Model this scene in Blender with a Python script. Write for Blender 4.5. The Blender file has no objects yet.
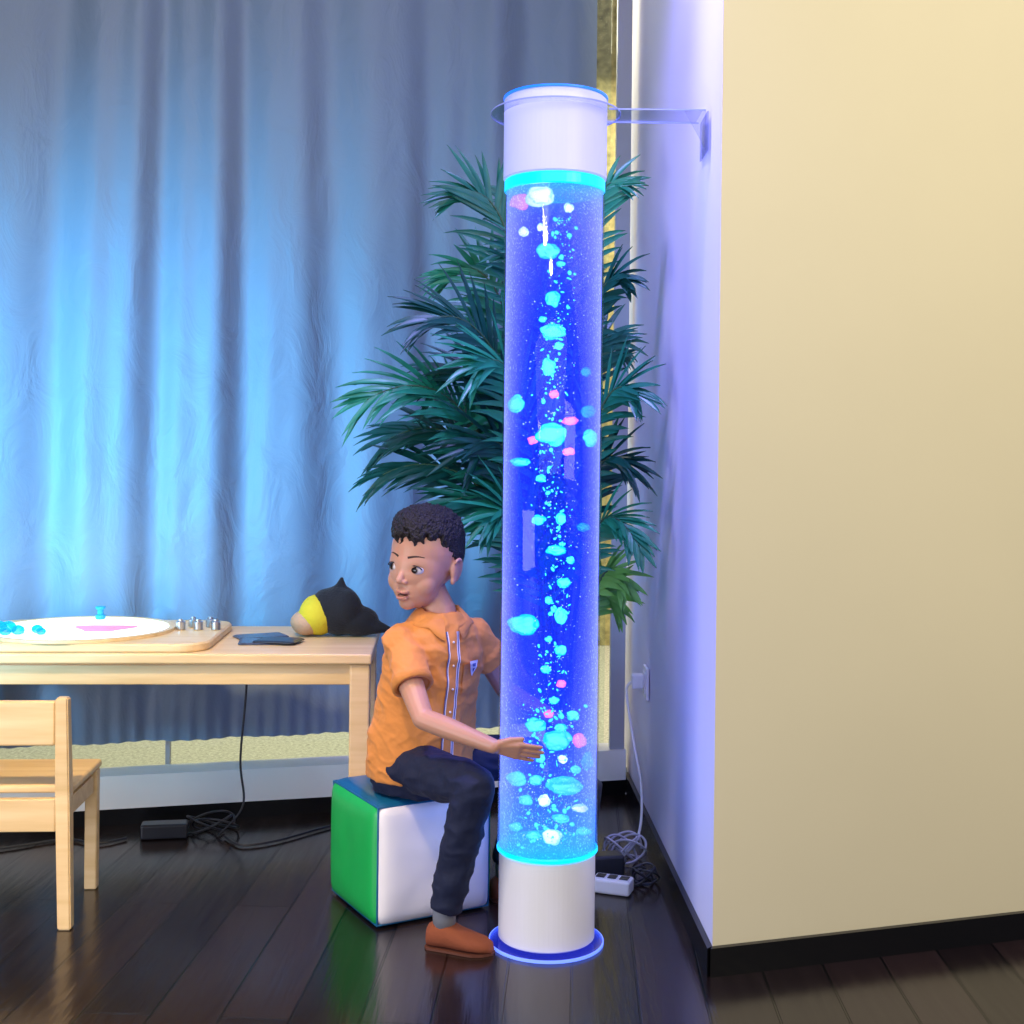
import bpy, bmesh, math, random
from mathutils import Vector, Matrix, noise
from mathutils.bvhtree import BVHTree
random.seed(7)
scn = bpy.context.scene
COL = scn.collection
try:
    scn.view_settings.view_transform = 'Standard'
except Exception:
    pass

# ------------------------------------------------------------ materials
def mat(name, col, rough=0.6, metal=0.0, emis=None, estr=0.0, var=0.0, vscale=8.0, bump=0.0, bscale=60.0, spec=None, coat=0.0, sss=0.0, sheen=0.0):
    m = bpy.data.materials.new(name); m.use_nodes = True
    nt = m.node_tree; b = nt.nodes['Principled BSDF']
    b.inputs['Base Color'].default_value = (*col, 1)
    b.inputs['Roughness'].default_value = rough
    b.inputs['Metallic'].default_value = metal
    if spec is not None: b.inputs['Specular IOR Level'].default_value = spec
    if coat: b.inputs['Coat Weight'].default_value = coat
    if sheen: b.inputs['Sheen Weight'].default_value = sheen
    if emis:
        b.inputs['Emission Color'].default_value = (*emis, 1)
        b.inputs['Emission Strength'].default_value = estr
    tc = nt.nodes.new('ShaderNodeTexCoord')
    n = nt.nodes.new('ShaderNodeTexNoise'); n.inputs['Scale'].default_value = vscale
    n.inputs['Detail'].default_value = 4
    nt.links.new(tc.outputs['Object'], n.inputs['Vector'])
    mx = nt.nodes.new('ShaderNodeMix'); mx.data_type = 'RGBA'
    v = var if var else 0.04
    mx.inputs[6].default_value = (*[max(0, c*(1-v)) for c in col], 1)
    mx.inputs[7].default_value = (*[min(1, c*(1+v)) for c in col], 1)
    nt.links.new(n.outputs['Fac'], mx.inputs[0])
    nt.links.new(mx.outputs[2], b.inputs['Base Color'])
    if bump:
        n2 = nt.nodes.new('ShaderNodeTexNoise'); n2.inputs['Scale'].default_value = bscale
        nt.links.new(tc.outputs['Object'], n2.inputs['Vector'])
        bp = nt.nodes.new('ShaderNodeBump'); bp.inputs['Strength'].default_value = bump
        bp.inputs['Distance'].default_value = 0.01
        nt.links.new(n2.outputs['Fac'], bp.inputs['Height'])
        nt.links.new(bp.outputs['Normal'], b.inputs['Normal'])
    return m

def wood(name, c1, c2, rot=(0,0,0), sc=(1.5, 18, 18), rough=0.4):
    m = bpy.data.materials.new(name); m.use_nodes = True
    nt = m.node_tree; b = nt.nodes['Principled BSDF']; b.inputs['Roughness'].default_value = rough
    tc = nt.nodes.new('ShaderNodeTexCoord'); mp = nt.nodes.new('ShaderNodeMapping')
    mp.inputs['Scale'].default_value = sc; mp.inputs['Rotation'].default_value = rot
    n = nt.nodes.new('ShaderNodeTexNoise'); n.inputs['Scale'].default_value = 2.5; n.inputs['Detail'].default_value = 6
    r = nt.nodes.new('ShaderNodeValToRGB')
    r.color_ramp.elements[0].position = .3; r.color_ramp.elements[0].color = (*c1, 1)
    r.color_ramp.elements[1].position = .7; r.color_ramp.elements[1].color = (*c2, 1)
    nt.links.new(tc.outputs['Object'], mp.inputs['Vector']); nt.links.new(mp.outputs[0], n.inputs['Vector'])
    nt.links.new(n.outputs['Fac'], r.inputs[0]); nt.links.new(r.outputs[0], b.inputs['Base Color'])
    return m

def clear_mat(name, tint=(0.8,0.85,1), fac=0.1, glow=None, gs=0.0, fr=.5, rough=.05):
    m = bpy.data.materials.new(name); m.use_nodes = True
    nt = m.node_tree; nt.nodes.clear()
    o = nt.nodes.new('ShaderNodeOutputMaterial')
    t = nt.nodes.new('ShaderNodeBsdfTransparent'); t.inputs[0].default_value = (*tint, 1)
    g = nt.nodes.new('ShaderNodeBsdfGlossy'); g.inputs['Roughness'].default_value = rough
    lw = nt.nodes.new('ShaderNodeLayerWeight'); lw.inputs[0].default_value = 0.25
    ad = nt.nodes.new('ShaderNodeMath'); ad.operation = 'MULTIPLY_ADD'; ad.inputs[1].default_value = fr; ad.inputs[2].default_value = fac
    nt.links.new(lw.outputs['Fresnel'], ad.inputs[0])
    mx = nt.nodes.new('ShaderNodeMixShader')
    nt.links.new(ad.outputs[0], mx.inputs[0]); nt.links.new(t.outputs[0], mx.inputs[1]); nt.links.new(g.outputs[0], mx.inputs[2])
    out = mx.outputs[0]
    if glow:
        e = nt.nodes.new('ShaderNodeEmission'); e.inputs[0].default_value = (*glow, 1); e.inputs[1].default_value = gs
        a = nt.nodes.new('ShaderNodeAddShader'); nt.links.new(out, a.inputs[0]); nt.links.new(e.outputs[0], a.inputs[1]); out = a.outputs[0]
    nt.links.new(out, o.inputs[0])
    return m

def bubble_mat(name, core, edge, strength):
    """gas bubble: bright core, softer translucent rim"""
    m = bpy.data.materials.new(name); m.use_nodes = True
    nt = m.node_tree; nt.nodes.clear(); L = nt.links.new
    o = nt.nodes.new('ShaderNodeOutputMaterial'); t = nt.nodes.new('ShaderNodeBsdfTransparent'); e = nt.nodes.new('ShaderNodeEmission')
    lw = nt.nodes.new('ShaderNodeLayerWeight'); lw.inputs[0].default_value = .5
    r = nt.nodes.new('ShaderNodeValToRGB'); r.color_ramp.elements[0].color = (*core,1); r.color_ramp.elements[0].position=.05
    r.color_ramp.elements[1].color = (*edge,1); r.color_ramp.elements[1].position = .55
    al = nt.nodes.new('ShaderNodeMapRange'); al.inputs[1].default_value=.6; al.inputs[2].default_value=.97; al.inputs[3].default_value=1; al.inputs[4].default_value=.1
    L(lw.outputs['Facing'], r.inputs[0]); L(lw.outputs['Facing'], al.inputs[0]); L(r.outputs[0], e.inputs[0]); e.inputs[1].default_value = strength
    mx = nt.nodes.new('ShaderNodeMixShader'); L(al.outputs[0], mx.inputs[0]); L(t.outputs[0], mx.inputs[1]); L(e.outputs[0], mx.inputs[2]); L(mx.outputs[0], o.inputs[0])
    return m

# ------------------------------------------------------------ mesh helpers
def obj_from_bm(name, bm, m=None, smooth=True, parent=None, recalc=True):
    if recalc: bmesh.ops.recalc_face_normals(bm, faces=bm.faces)
    me = bpy.data.meshes.new(name); bm.to_mesh(me); bm.free()
    if smooth:
        for p in me.polygons: p.use_smooth = True
    ob = bpy.data.objects.new(name, me); COL.objects.link(ob)
    if m:
        for mm in (m if isinstance(m, (list, tuple)) else [m]): me.materials.append(mm)
    if parent: ob.parent = parent
    return ob

def empty(name, loc, rotz=0):
    e = bpy.data.objects.new(name, None); COL.objects.link(e); e.location = loc; e.rotation_euler = (0,0,rotz)
    e.empty_display_size = 0.05
    return e

def top(ob, label, cat, group=None):
    ob['label'] = label; ob['category'] = cat
    if group: ob['group'] = group
    return ob
def struct(ob, label, cat):
    ob['kind'] = 'structure'; ob['label'] = label; ob['category'] = cat; return ob

def loft(bm, rings, cap=True):
    vs = [[bm.verts.new(p) for p in r] for r in rings]
    n = len(vs[0])
    for a, b in zip(vs, vs[1:]):
        for i in range(n):
            bm.faces.new((a[i], a[(i+1) % n], b[(i+1) % n], b[i]))
    if cap:
        bm.faces.new(vs[0][::-1]); bm.faces.new(vs[-1])
    return vs

def frame(d):
    d = d.normalized()
    a = Vector((0,0,1)) if abs(d.z) < .9 else Vector((1,0,0))
    x = d.cross(a).normalized(); y = d.cross(x).normalized()
    return x, y

def capsule(bm, p1, p2, r1, r2, n=16, flat=False):
    p1 = Vector(p1); p2 = Vector(p2); d = (p2-p1)
    dn = d.normalized(); x, y = frame(d)
    rings = []
    ks = [] 
    if not flat:
        for k in (75, 50, 25): 
            a = math.radians(k); ks.append((p1 - dn*r1*math.sin(a), r1*math.cos(a)))
    ks.append((p1, r1)); ks.append((p2, r2))
    if not flat:
        for k in (25, 50, 75):
            a = math.radians(k); ks.append((p2 + dn*r2*math.sin(a), r2*math.cos(a)))
    for c, r in ks:
        rings.append([c + x*r*math.cos(t*2*math.pi/n) + y*r*math.sin(t*2*math.pi/n) for t in range(n)])
    loft(bm, rings)

def chain(bm, pts, rs, n=14):
    for i in range(len(pts)-1): capsule(bm, pts[i], pts[i+1], rs[i], rs[i+1], n)

def ellip(bm, c, r, M=None, u=20, v=12):
    mt = Matrix.Translation(Vector(c)) @ Matrix.Diagonal((r[0], r[1], r[2], 1))
    if M is not None: mt = M @ mt
    return bmesh.ops.create_uvsphere(bm, u_segments=u, v_segments=v, radius=1, matrix=mt)['verts']

def box(bm, c, s, M=None, bev=0.0):
    mt = Matrix.Translation(Vector(c)) @ Matrix.Diagonal((s[0], s[1], s[2], 1))
    if M is not None: mt = M @ mt
    r = bmesh.ops.create_cube(bm, size=1, matrix=mt)
    if bev:
        es = list({e for v in r['verts'] for e in v.link_edges})
        bmesh.ops.bevel(bm, geom=es, offset=bev, segments=3, affect='EDGES', profile=.5)

def cyl(bm, c, r, z0, z1, n=64, bev=0.0, r2=None):
    r2 = r if r2 is None else r2
    prof = [(r-bev, z0), (r, z0+bev), (r2, z1-bev), (r2-bev, z1)] if bev else [(r, z0), (r2, z1)]
    loft(bm, [[Vector((c[0]+rr*math.cos(t*2*math.pi/n), c[1]+rr*math.sin(t*2*math.pi/n), z)) for t in range(n)] for rr, z in prof])

def ring(bm, c, ro, ri, z0, z1, n=64):
    prof = [(ro, z0), (ro, z1), (ri, z1), (ri, z0), (ro, z0)]
    rings = [[Vector((c[0]+rr*math.cos(t*2*math.pi/n), c[1]+rr*math.sin(t*2*math.pi/n), z)) for t in range(n)] for rr, z in prof]
    loft(bm, rings, cap=False); bmesh.ops.remove_doubles(bm, verts=bm.verts, dist=1e-6)

def box_obj(name, c, s, m, parent=None, bev=0.004, rotz=0):
    bm = bmesh.new(); box(bm, (0,0,0), s, None, bev)
    o = obj_from_bm(name, bm, m, smooth=False, parent=parent); o.location = c; o.rotation_euler = (0,0,rotz)
    return o

def remeshed(bm, voxel, it=3):
    bmesh.ops.recalc_face_normals(bm, faces=bm.faces)
    me = bpy.data.meshes.new('t'); bm.to_mesh(me); bm.free()
    ob = bpy.data.objects.new('t', me); COL.objects.link(ob)
    md = ob.modifiers.new('r', 'REMESH'); md.mode = 'VOXEL'; md.voxel_size = voxel
    dg = bpy.context.evaluated_depsgraph_get(); dg.update()
    m2 = bpy.data.meshes.new_from_object(ob.evaluated_get(dg))
    bpy.data.objects.remove(ob)
    b2 = bmesh.new(); b2.from_mesh(m2)
    for _ in range(it): bmesh.ops.smooth_vert(b2, verts=b2.verts, factor=.5, use_axis_x=True, use_axis_y=True, use_axis_z=True)
    return b2

def catmull(pts, n=10):
    pts = [Vector(p) for p in pts]; P = [pts[0]] + pts + [pts[-1]]; out = []
    for i in range(1, len(P)-2):
        for k in range(n):
            t = k/n; a, b, c, d = P[i-1], P[i], P[i+1], P[i+2]
            out.append(.5*((2*b) + (c-a)*t + (2*a-5*b+4*c-d)*t*t + (3*b-a-3*c+d)*t**3))
    out.append(pts[-1]); return out

def tube_mesh(bm, pts, r, n=8, spl=True):
    pts = catmull(pts) if spl else [Vector(p) for p in pts]
    rings = []
    px = None
    for i, p in enumerate(pts):
        d = (pts[min(i+1, len(pts)-1)] - pts[max(i-1, 0)])
        if d.length < 1e-9: d = Vector((0,0,1))
        d.normalize()
        if px is None: x, _ = frame(d)
        else:
            x = px - d*px.dot(d); x.normalize()
        px = x; y = d.cross(x)
        rr = r(i/(len(pts)-1)) if callable(r) else r
        rings.append([p + x*rr*math.cos(t*2*math.pi/n) + y*rr*math.sin(t*2*math.pi/n) for t in range(n)])
    loft(bm, rings)

def prism(name, foot, z0, z1, m):
    bm = bmesh.new()
    loft(bm, [[Vector((x, y, z0)) for x, y in foot], [Vector((x, y, z1)) for x, y in foot]])
    return obj_from_bm(name, bm, m, smooth=False)

# ------------------------------------------------------------ setting
mf = bpy.data.materials.new('dark_planks'); mf.use_nodes = True
nt = mf.node_tree; b = nt.nodes['Principled BSDF']
tc = nt.nodes.new('ShaderNodeTexCoord'); mp = nt.nodes.new('ShaderNodeMapping'); mp.inputs['Rotation'].default_value = (0,0,math.radians(93))
br = nt.nodes.new('ShaderNodeTexBrick'); br.inputs['Scale'].default_value = 1; br.inputs['Brick Width'].default_value = 1.1
br.inputs['Row Height'].default_value = .125; br.inputs['Mortar Size'].default_value = .0026; br.inputs['Mortar Smooth'].default_value = .3
br.inputs['Color1'].default_value = (.012,.007,.006,1); br.inputs['Color2'].default_value = (.034,.019,.015,1); br.inputs['Mortar'].default_value = (.001,.001,.001,1)
br.inputs['Bias'].default_value = -.1
mp2 = nt.nodes.new('ShaderNodeMapping'); mp2.inputs['Scale'].default_value = (26, 2, 1)
nn = nt.nodes.new('ShaderNodeTexNoise'); nn.inputs['Scale'].default_value = 2; nn.inputs['Detail'].default_value = 5
mxx = nt.nodes.new('ShaderNodeMix'); mxx.data_type='RGBA'; mxx.blend_type='MULTIPLY'; mxx.inputs[0].default_value=.55
rp = nt.nodes.new('ShaderNodeMapRange'); rp.inputs[3].default_value=.12; rp.inputs[4].default_value=.30
bp = nt.nodes.new('ShaderNodeBump'); bp.inputs['Strength'].default_value=.7; bp.inputs['Distance'].default_value=.004; bp.invert=True
bp2 = nt.nodes.new('ShaderNodeBump'); bp2.inputs['Strength'].default_value=.3; bp2.inputs['Distance'].default_value=.003
b.inputs['Specular IOR Level'].default_value=.7
L = nt.links.new
L(tc.outputs['Object'], mp.inputs[0]); L(mp.outputs[0], br.inputs[0]); L(tc.outputs['Object'], mp2.inputs[0]); L(mp2.outputs[0], nn.inputs[0])
L(br.outputs[0], mxx.inputs[6]); L(nn.outputs[0], mxx.inputs[7]); L(mxx.outputs[2], b.inputs['Base Color'])
L(nn.outputs[0], rp.inputs[0]); L(rp.outputs[0], b.inputs['Roughness']); L(br.outputs['Fac'], bp.inputs['Height'])
L(nn.outputs[0], bp2.inputs['Height']); L(bp.outputs[0], bp2.inputs['Normal']); L(bp2.outputs[0], b.inputs['Normal'])

def WL(x): return 3.66 + .265*x
A = Vector((.402, 2.439)); B = Vector((.365, 3.80)); RD = Vector((.696,.215)).normalized()
E = A + RD*3.2
fl = prism('floor', [(-3,-1.2),(3.6,-1.2),(3.6,4.6),(-3,WL(-3)+.02)], -.05, 0, mf)
struct(fl, 'dark glossy brown plank floor', 'floor')

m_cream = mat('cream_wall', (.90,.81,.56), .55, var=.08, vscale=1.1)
m_wall_tint = mat('wall_violet_tint', (.82,.79,.95), .6, var=.03, vscale=3)  # white wall; violet light spill is mixed into its base colour
m_black = mat('black_gloss', (.006,.006,.007), .25)
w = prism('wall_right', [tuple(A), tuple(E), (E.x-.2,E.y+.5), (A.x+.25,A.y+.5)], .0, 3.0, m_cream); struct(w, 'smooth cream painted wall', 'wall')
w = prism('wall_side', [(A.x, A.y+.0005), (A.x+.2, A.y+.08), (B.x+.2,B.y+.3), (B.x-.006,B.y+.3)], .0, 3.0, m_wall_tint); struct(w, 'white painted wall, violet light tinted into its colour', 'wall')
N = Vector((RD.y,-RD.x))*.012
w = prism('baseboard_right', [tuple(A+N-RD*.010), tuple(E+N), tuple(E-N*.01), tuple(A-RD*.000)], .0, .056, m_black); struct(w,'black skirting board','baseboard')
w = prism('baseboard_side', [(A.x-.012,A.y-.012),(A.x-.0002,A.y-.0005),(B.x-.0002,B.y),(B.x-.012,B.y)], .0, .056, m_black); struct(w,'black skirting board','baseboard')
xl, xr = -2.6, .352
m_curb = mat('white_sill', (.96,.95,.92), .5)
w = prism('baseboard_back', [(xl,WL(xl)),(xr,WL(xr)),(xr,WL(xr)+.05),(xl,WL(xl)+.05)], 0, .045, m_black); struct(w,'black skirting below window sill','baseboard')
w = prism('trim_1', [(xl,WL(xl)-.006),(xr,WL(xr)-.006),(xr,WL(xr)+.10),(xl,WL(xl)+.10)], .0455, .135, m_curb); struct(w,'low white window sill','window sill')
m_frame = mat('grey_frame', (.42,.44,.52), .4)
wi = empty('window_1', (0,0,0)); struct(wi,'tall floor-to-ceiling window with pale metal frame','window')
def post(x, wd, dep=.04, off=.2, z0=.136, z1=2.9):
    o = prism('frame_post', [(x-wd/2,WL(x)+off),(x+wd/2,WL(x)+off+wd*.27),(x+wd/2,WL(x)+off+dep+wd*.27),(x-wd/2,WL(x)+off+dep)], z0, z1, m_frame); o.parent = wi
    return o
post(.325, .045, off=.0)
post(-.98,.012, off=.190,dep=.015,z0=.056); post(-1.9,.02, off=.190,dep=.015,z0=.056)
g = prism('glass_pane', [(xl,WL(xl)+.21),(.30,WL(.30)+.21),(.30,WL(.30)+.215),(xl,WL(xl)+.215)], .056, 2.9, clear_mat('window_glass',(.92,.96,.94),.03)); g.parent = wi
m_gr = mat('gravel', (.76,.67,.45), .8, var=.9, vscale=90, bump=.4, bscale=90)
w = prism('ground', [(-4,WL(-4)+.101),(3,WL(3)+.101),(3,9),(-4,9)], -.02, .055, m_gr); struct(w,'pale yellowish gravel ground outside the window','ground')
m_ow = mat('outer_wall', (.52,.45,.20), .8, var=.95, vscale=28)
w = prism('wall_outside', [(-4,6.4),(3,6.4),(3,6.5),(-4,6.5)], .056, 4, m_ow); struct(w,'yellowish textured wall beyond the window','wall')

# ------------------------------------------------------------ curtain
mc = bpy.data.materials.new('curtain_fabric'); mc.use_nodes = True
nt = mc.node_tree; b = nt.nodes['Principled BSDF']; b.inputs['Roughness'].default_value=.5; b.inputs['Sheen Weight'].default_value=.1
b.inputs['Base Color'].default_value=(.20,.27,.37,1)
tc = nt.nodes.new('ShaderNodeTexCoord'); mpc=nt.nodes.new('ShaderNodeMapping'); mpc.inputs['Scale'].default_value=(1,1,.6)
n1 = nt.nodes.new('ShaderNodeTexNoise'); n1.inputs['Scale'].default_value=9; n1.inputs['Detail'].default_value=6; n1.inputs['Distortion'].default_value=1.0
bp = nt.nodes.new('ShaderNodeBump'); bp.inputs['Strength'].default_value=.5; bp.inputs['Distance'].default_value=.02
nt.links.new(tc.outputs['Object'], mpc.inputs[0]); nt.links.new(mpc.outputs[0], n1.inputs[0]); nt.links.new(n1.outputs[0], bp.inputs['Height']); nt.links.new(bp.outputs[0], b.inputs['Normal'])
def curtain(name, x0, x1, ph):
    bm = bmesh.new(); nu = int((x1-x0)/.006); nv = 60; grid = []
    for j in range(nv+1):
        t = j/nv; z = .195 + 2.6*t; row = []
        for i in range(nu+1):
            s = x0 + (x1-x0)*i/nu
            wv = s + .055*noise.noise(Vector((s*1.6, z*.35, ph))) 
            p1 = 2*math.pi*(wv/.27 + .6*noise.noise(Vector((wv*1.7, ph, .3))))
            p2 = 2*math.pi*(wv/.135 + .7*noise.noise(Vector((wv*2.3, ph+5, .1+z*.12))))
            amp = .6+.9*noise.noise(Vector((wv*2.6, z*.25, 9)))
            c1 = math.sin(p1)
            f = .023*c1 + .011*amp*math.sin(p2) + .010*noise.noise(Vector((s*4, z*.9, ph))) + .003*noise.noise(Vector((s*12, z*3.0, ph)))
            f *= (.75+.25*t)
            low = max(0, 1-(z-.195)/.18)
            f = f*(1-.45*low) + low*.006*math.sin(s*2*math.pi/.045+3*noise.noise(Vector((s*5,0,1))))
            zz = z + (.004*noise.noise(Vector((s*8,0,0))) if j==0 else 0)
            row.append(bm.verts.new((s - f*.25, WL(s)+.130+f, zz)))
        grid.append(row)
    for j in range(nv):
        for i in range(nu): bm.faces.new((grid[j][i],grid[j][i+1],grid[j+1][i+1],grid[j+1][i]))
    o = obj_from_bm(name, bm, mc)
    top(o, 'long gathered grey-blue curtain lit by cyan light', 'curtain')
curtain('curtain', -2.3, .25, 0.7)

# ------------------------------------------------------------ bubble tube
TX, TY = .0824, 2.6
bt = empty('bubble_tube', (TX,TY,0)); top(bt,'tall clear water column glowing blue, white base and cap','bubble tube')
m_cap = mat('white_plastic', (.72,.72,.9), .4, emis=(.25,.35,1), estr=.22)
m_base = mat('white_plastic_base', (.9,.88,.9), .4)
bm = bmesh.new(); cyl(bm,(0,0),.1,.012,.192,bev=.003); obj_from_bm('base',bm,m_base,smooth=False,parent=bt)['label']='white cylindrical plastic base'
bm = bmesh.new(); cyl(bm,(0,0),.117,.0005,.0065,n=96); obj_from_bm('base_plate',bm,clear_mat('plate_acrylic',(.75,.8,1),.06,glow=(.02,.03,.5),gs=.25),smooth=False,parent=bt)['label']='round clear acrylic plate'
bm = bmesh.new(); ring(bm,(0,0),.1192,.1172,.0005,.0065,n=96); obj_from_bm('plate_edge',bm,mat('plate_edge',(.2,.25,.8),.2,emis=(.10,.2,1),estr=1.6),smooth=False,parent=bt)['label']='blue glowing plate edge'
bm = bmesh.new(); cyl(bm,(0,0),.107,1.58,1.748,bev=.003); obj_from_bm('cap',bm,m_cap,smooth=False,parent=bt)['label']='white cylindrical cap'
m_cy = mat('cyan_glow',(.0,.4,.6),.3,emis=(0.0,.45,1),estr=1.8)
bm = bmesh.new(); cyl(bm,(0,0),.105,.1925,.201,bev=.002); obj_from_bm('light_ring',bm,m_cy,smooth=False,parent=bt)
bm = bmesh.new(); cyl(bm,(0,0),.1045,1.556,1.5795,bev=.002); obj_from_bm('light_ring',bm,m_cy,smooth=False,parent=bt)
bm = bmesh.new(); ring(bm,(0,0),.1085,.1,1.7485,1.752); obj_from_bm('cap_rim',bm,mat('rim_glow',(.0,.2,.7),.3,emis=(.02,.15,1),estr=1.0),smooth=False,parent=bt)
bm = bmesh.new(); cyl(bm,(0,0),.104,.2015,1.5555,n=96)
obj_from_bm('tube_shell',bm,clear_mat('acrylic',(.97,.97,1),.022,fr=.35,rough=.04),parent=bt)['label']='clear acrylic cylinder wall'
mw = bpy.data.materials.new('glowing_water'); mw.use_nodes = True; nt = mw.node_tree; nt.nodes.clear(); L = nt.links.new
o = nt.nodes.new('ShaderNodeOutputMaterial'); em = nt.nodes.new('ShaderNodeEmission'); tr = nt.nodes.new('ShaderNodeBsdfTransparent'); tr.inputs[0].default_value=(.8,.85,1,1)
lw = nt.nodes.new('ShaderNodeLayerWeight'); lw.inputs[0].default_value=.5
rc = nt.nodes.new('ShaderNodeValToRGB'); e = rc.color_ramp.elements
e[0].position=.0; e[0].color=(.002,.012,.80,1); e[1].position=.9; e[1].color=(.16,.19,1.0,1)
x=e.new(.25); x.color=(.010,.022,.86,1); x=e.new(.45); x.color=(.060,.075,.98,1)
ra = nt.nodes.new('ShaderNodeMapRange'); ra.inputs[1].default_value=0; ra.inputs[2].default_value=.7; ra.inputs[3].default_value=.22; ra.inputs[4].default_value=.75
tc = nt.nodes.new('ShaderNodeTexCoord'); sp = nt.nodes.new('ShaderNodeTexNoise'); sp.inputs['Scale'].default_value=240; sp.inputs['Detail'].default_value=1
sm = nt.nodes.new('ShaderNodeMapRange'); sm.inputs[1].default_value=.55; sm.inputs[2].default_value=.72; sm.inputs[3].default_value=2.3; sm.inputs[4].default_value=5.0
sx = nt.nodes.new('ShaderNodeSeparateXYZ'); L(tc.outputs['Object'], sx.inputs[0])
rz = nt.nodes.new('ShaderNodeValToRGB'); q=rz.color_ramp.elements; q[0].position=.11; q[0].color=(1,1,1,1); q[1].position=.93; q[1].color=(1,1,1,1)
for pos,vv_ in ((.135,.6),(.2,.2),(.3,.04),(.87,.0),(.9,.12)):
    q1=q.new(pos); q1.color=(vv_,vv_,vv_,1)
hz = nt.nodes.new('ShaderNodeMath'); hz.operation='DIVIDE'; hz.inputs[1].default_value=1.7; L(sx.outputs[2],hz.inputs[0]); L(hz.outputs[0],rz.inputs[0])
mxc = nt.nodes.new('ShaderNodeMix'); mxc.data_type='RGBA'; mxc.inputs[7].default_value=(.0,.24,1,1)
L(rz.outputs[0], mxc.inputs[0]); L(rc.outputs[0], mxc.inputs[6])
L(lw.outputs['Facing'], rc.inputs[0]); L(mxc.outputs[2], em.inputs[0]); L(lw.outputs['Facing'], ra.inputs[0])
L(tc.outputs['Object'], sp.inputs[0]); L(sp.outputs[0], sm.inputs[0]); L(sm.outputs[0], em.inputs[1])
mx = nt.nodes.new('ShaderNodeMixShader'); L(ra.outputs[0], mx.inputs[0]); L(tr.outputs[0], mx.inputs[1]); L(em.outputs[0], mx.inputs[2]); L(mx.outputs[0], o.inputs[0])
bm = bmesh.new(); cyl(bm,(0,0),.0995,.2015,1.5555,n=96); obj_from_bm('water_column',bm,mw,parent=bt)['label']='glowing blue water'
mbc = {'c':bubble_mat('bubble_cyan',(.12,1,1),(.0,.55,1),2.6),'w':bubble_mat('bubble_white',(1,1,1),(.3,.7,1),3.0),
       'p':bubble_mat('bubble_pink',(1,.30,.34),(.8,.12,.5),2.6),'d':bubble_mat('bubble_blue',(.05,.6,1),(.0,.22,1),1.7)}
bl = [(540,195,14,10,'w'),(514,197,10,8,'p'),(568,207,5,5,'w'),(523,229,5,5,'w'),(547,250,11,8,'c'),(540,226,4,4,'w'),(560,262,4,3,'c'),
(552,298,7,8,'c'),(552,330,12,8,'c'),(558,345,5,4,'c'),(548,366,7,9,'c'),(542,318,4,3,'c'),(510,403,8,9,'c'),(551,434,15,11,'c'),(570,420,8,4,'p'),(595,437,7,9,'c'),
(515,462,10,4,'c'),(553,394,5,4,'p'),(532,440,5,4,'p'),(568,451,6,4,'p'),(540,478,5,4,'c'),(538,520,7,5,'c'),(560,518,5,6,'c'),(583,527,7,4,'d'),(586,370,5,5,'d'),(590,410,8,6,'d'),
(556,550,10,5,'c'),(563,582,7,5,'c'),(570,560,4,4,'c'),(560,615,6,8,'c'),(548,600,4,4,'c'),(515,627,15,10,'c'),(560,650,6,5,'c'),(548,640,4,3,'c'),(561,685,5,4,'p'),(545,670,5,4,'c'),(553,700,5,4,'c'),
(557,740,14,10,'c'),(579,742,7,7,'p'),(535,725,10,7,'c'),(568,788,18,8,'c'),(520,756,9,5,'c'),(543,800,6,6,'w'),(580,810,8,4,'w'),(552,838,10,8,'w'),(590,765,6,9,'d'),(572,716,6,5,'c'),
(510,782,10,7,'c'),(535,780,7,5,'c'),(562,760,5,4,'w'),(525,800,7,5,'c'),(560,820,9,4,'c'),(515,830,7,4,'c'),(575,770,5,4,'c'),(548,715,5,4,'p'),(560,728,6,4,'c'),(540,760,5,5,'c'),(586,835,7,4,'c'),(532,835,7,4,'c')]
for (px,py,rx,rz_,c) in bl:
    lx = (px-(556-(py-90)*.01163))/492.0; lx = max(-.088, min(.088, lx)); z = 1-(py-460)/492.0
    ly = -math.sqrt(max(0,.092**2-lx*lx))*.75*random.uniform(.6,1)
    bm = bmesh.new(); bmesh.ops.create_icosphere(bm,subdivisions=4,radius=1)
    for v in bm.verts:
        v.co *= 1+.30*noise.noise(v.co*1.3+Vector((px,py,0)))+.10*noise.noise(v.co*3+Vector((px,py,0)))
        v.co = Vector((v.co.x*rx/492, v.co.y*rx/492*.7, v.co.z*rz_/492))
    ob = obj_from_bm('bubble',bm,mbc[c],parent=bt)
    rr = rx/492*1.2; s = min(1,(.097-rr)/max(1e-5,math.hypot(lx,ly))); ob.location=(lx*s,ly*s,z)
def stuff(name, num, m, spread, s0, s1, seed):
    bm = bmesh.new(); rnd=random.Random(seed)
    for i in range(num):
        z = rnd.uniform(.21,1.5)
        if rnd.random()<.3: z = rnd.uniform(.21,.5)
        dens = noise.noise(Vector((0,0,z*7+seed)))
        if dens<-.15 and rnd.random()<.6: continue
        xx = rnd.gauss(.004+.010*math.sin(z*9+1), spread if z>.5 else spread*1.9); xx = max(-.088,min(.088,xx))
        yy = -math.sqrt(.092**2-xx*xx)*rnd.uniform(.1,.95)
        s = s0+(s1-s0)*rnd.random()**2.2
        rot = Matrix.Rotation(rnd.uniform(0,3),4,'Y')
        bmesh.ops.create_icosphere(bm, subdivisions=2, radius=1, matrix=Matrix.Translation((xx,yy,z)) @ rot @ Matrix.Diagonal((s,s*.6,s*rnd.uniform(.3,.9),1)))
    ob = obj_from_bm(name,bm,m,parent=bt); ob['kind']='stuff'
stuff('fizz',640,bubble_mat('fizz_cyan',(.1,1,1),(.0,.6,1),2.8),.016,.0013,.0062,3)
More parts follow.
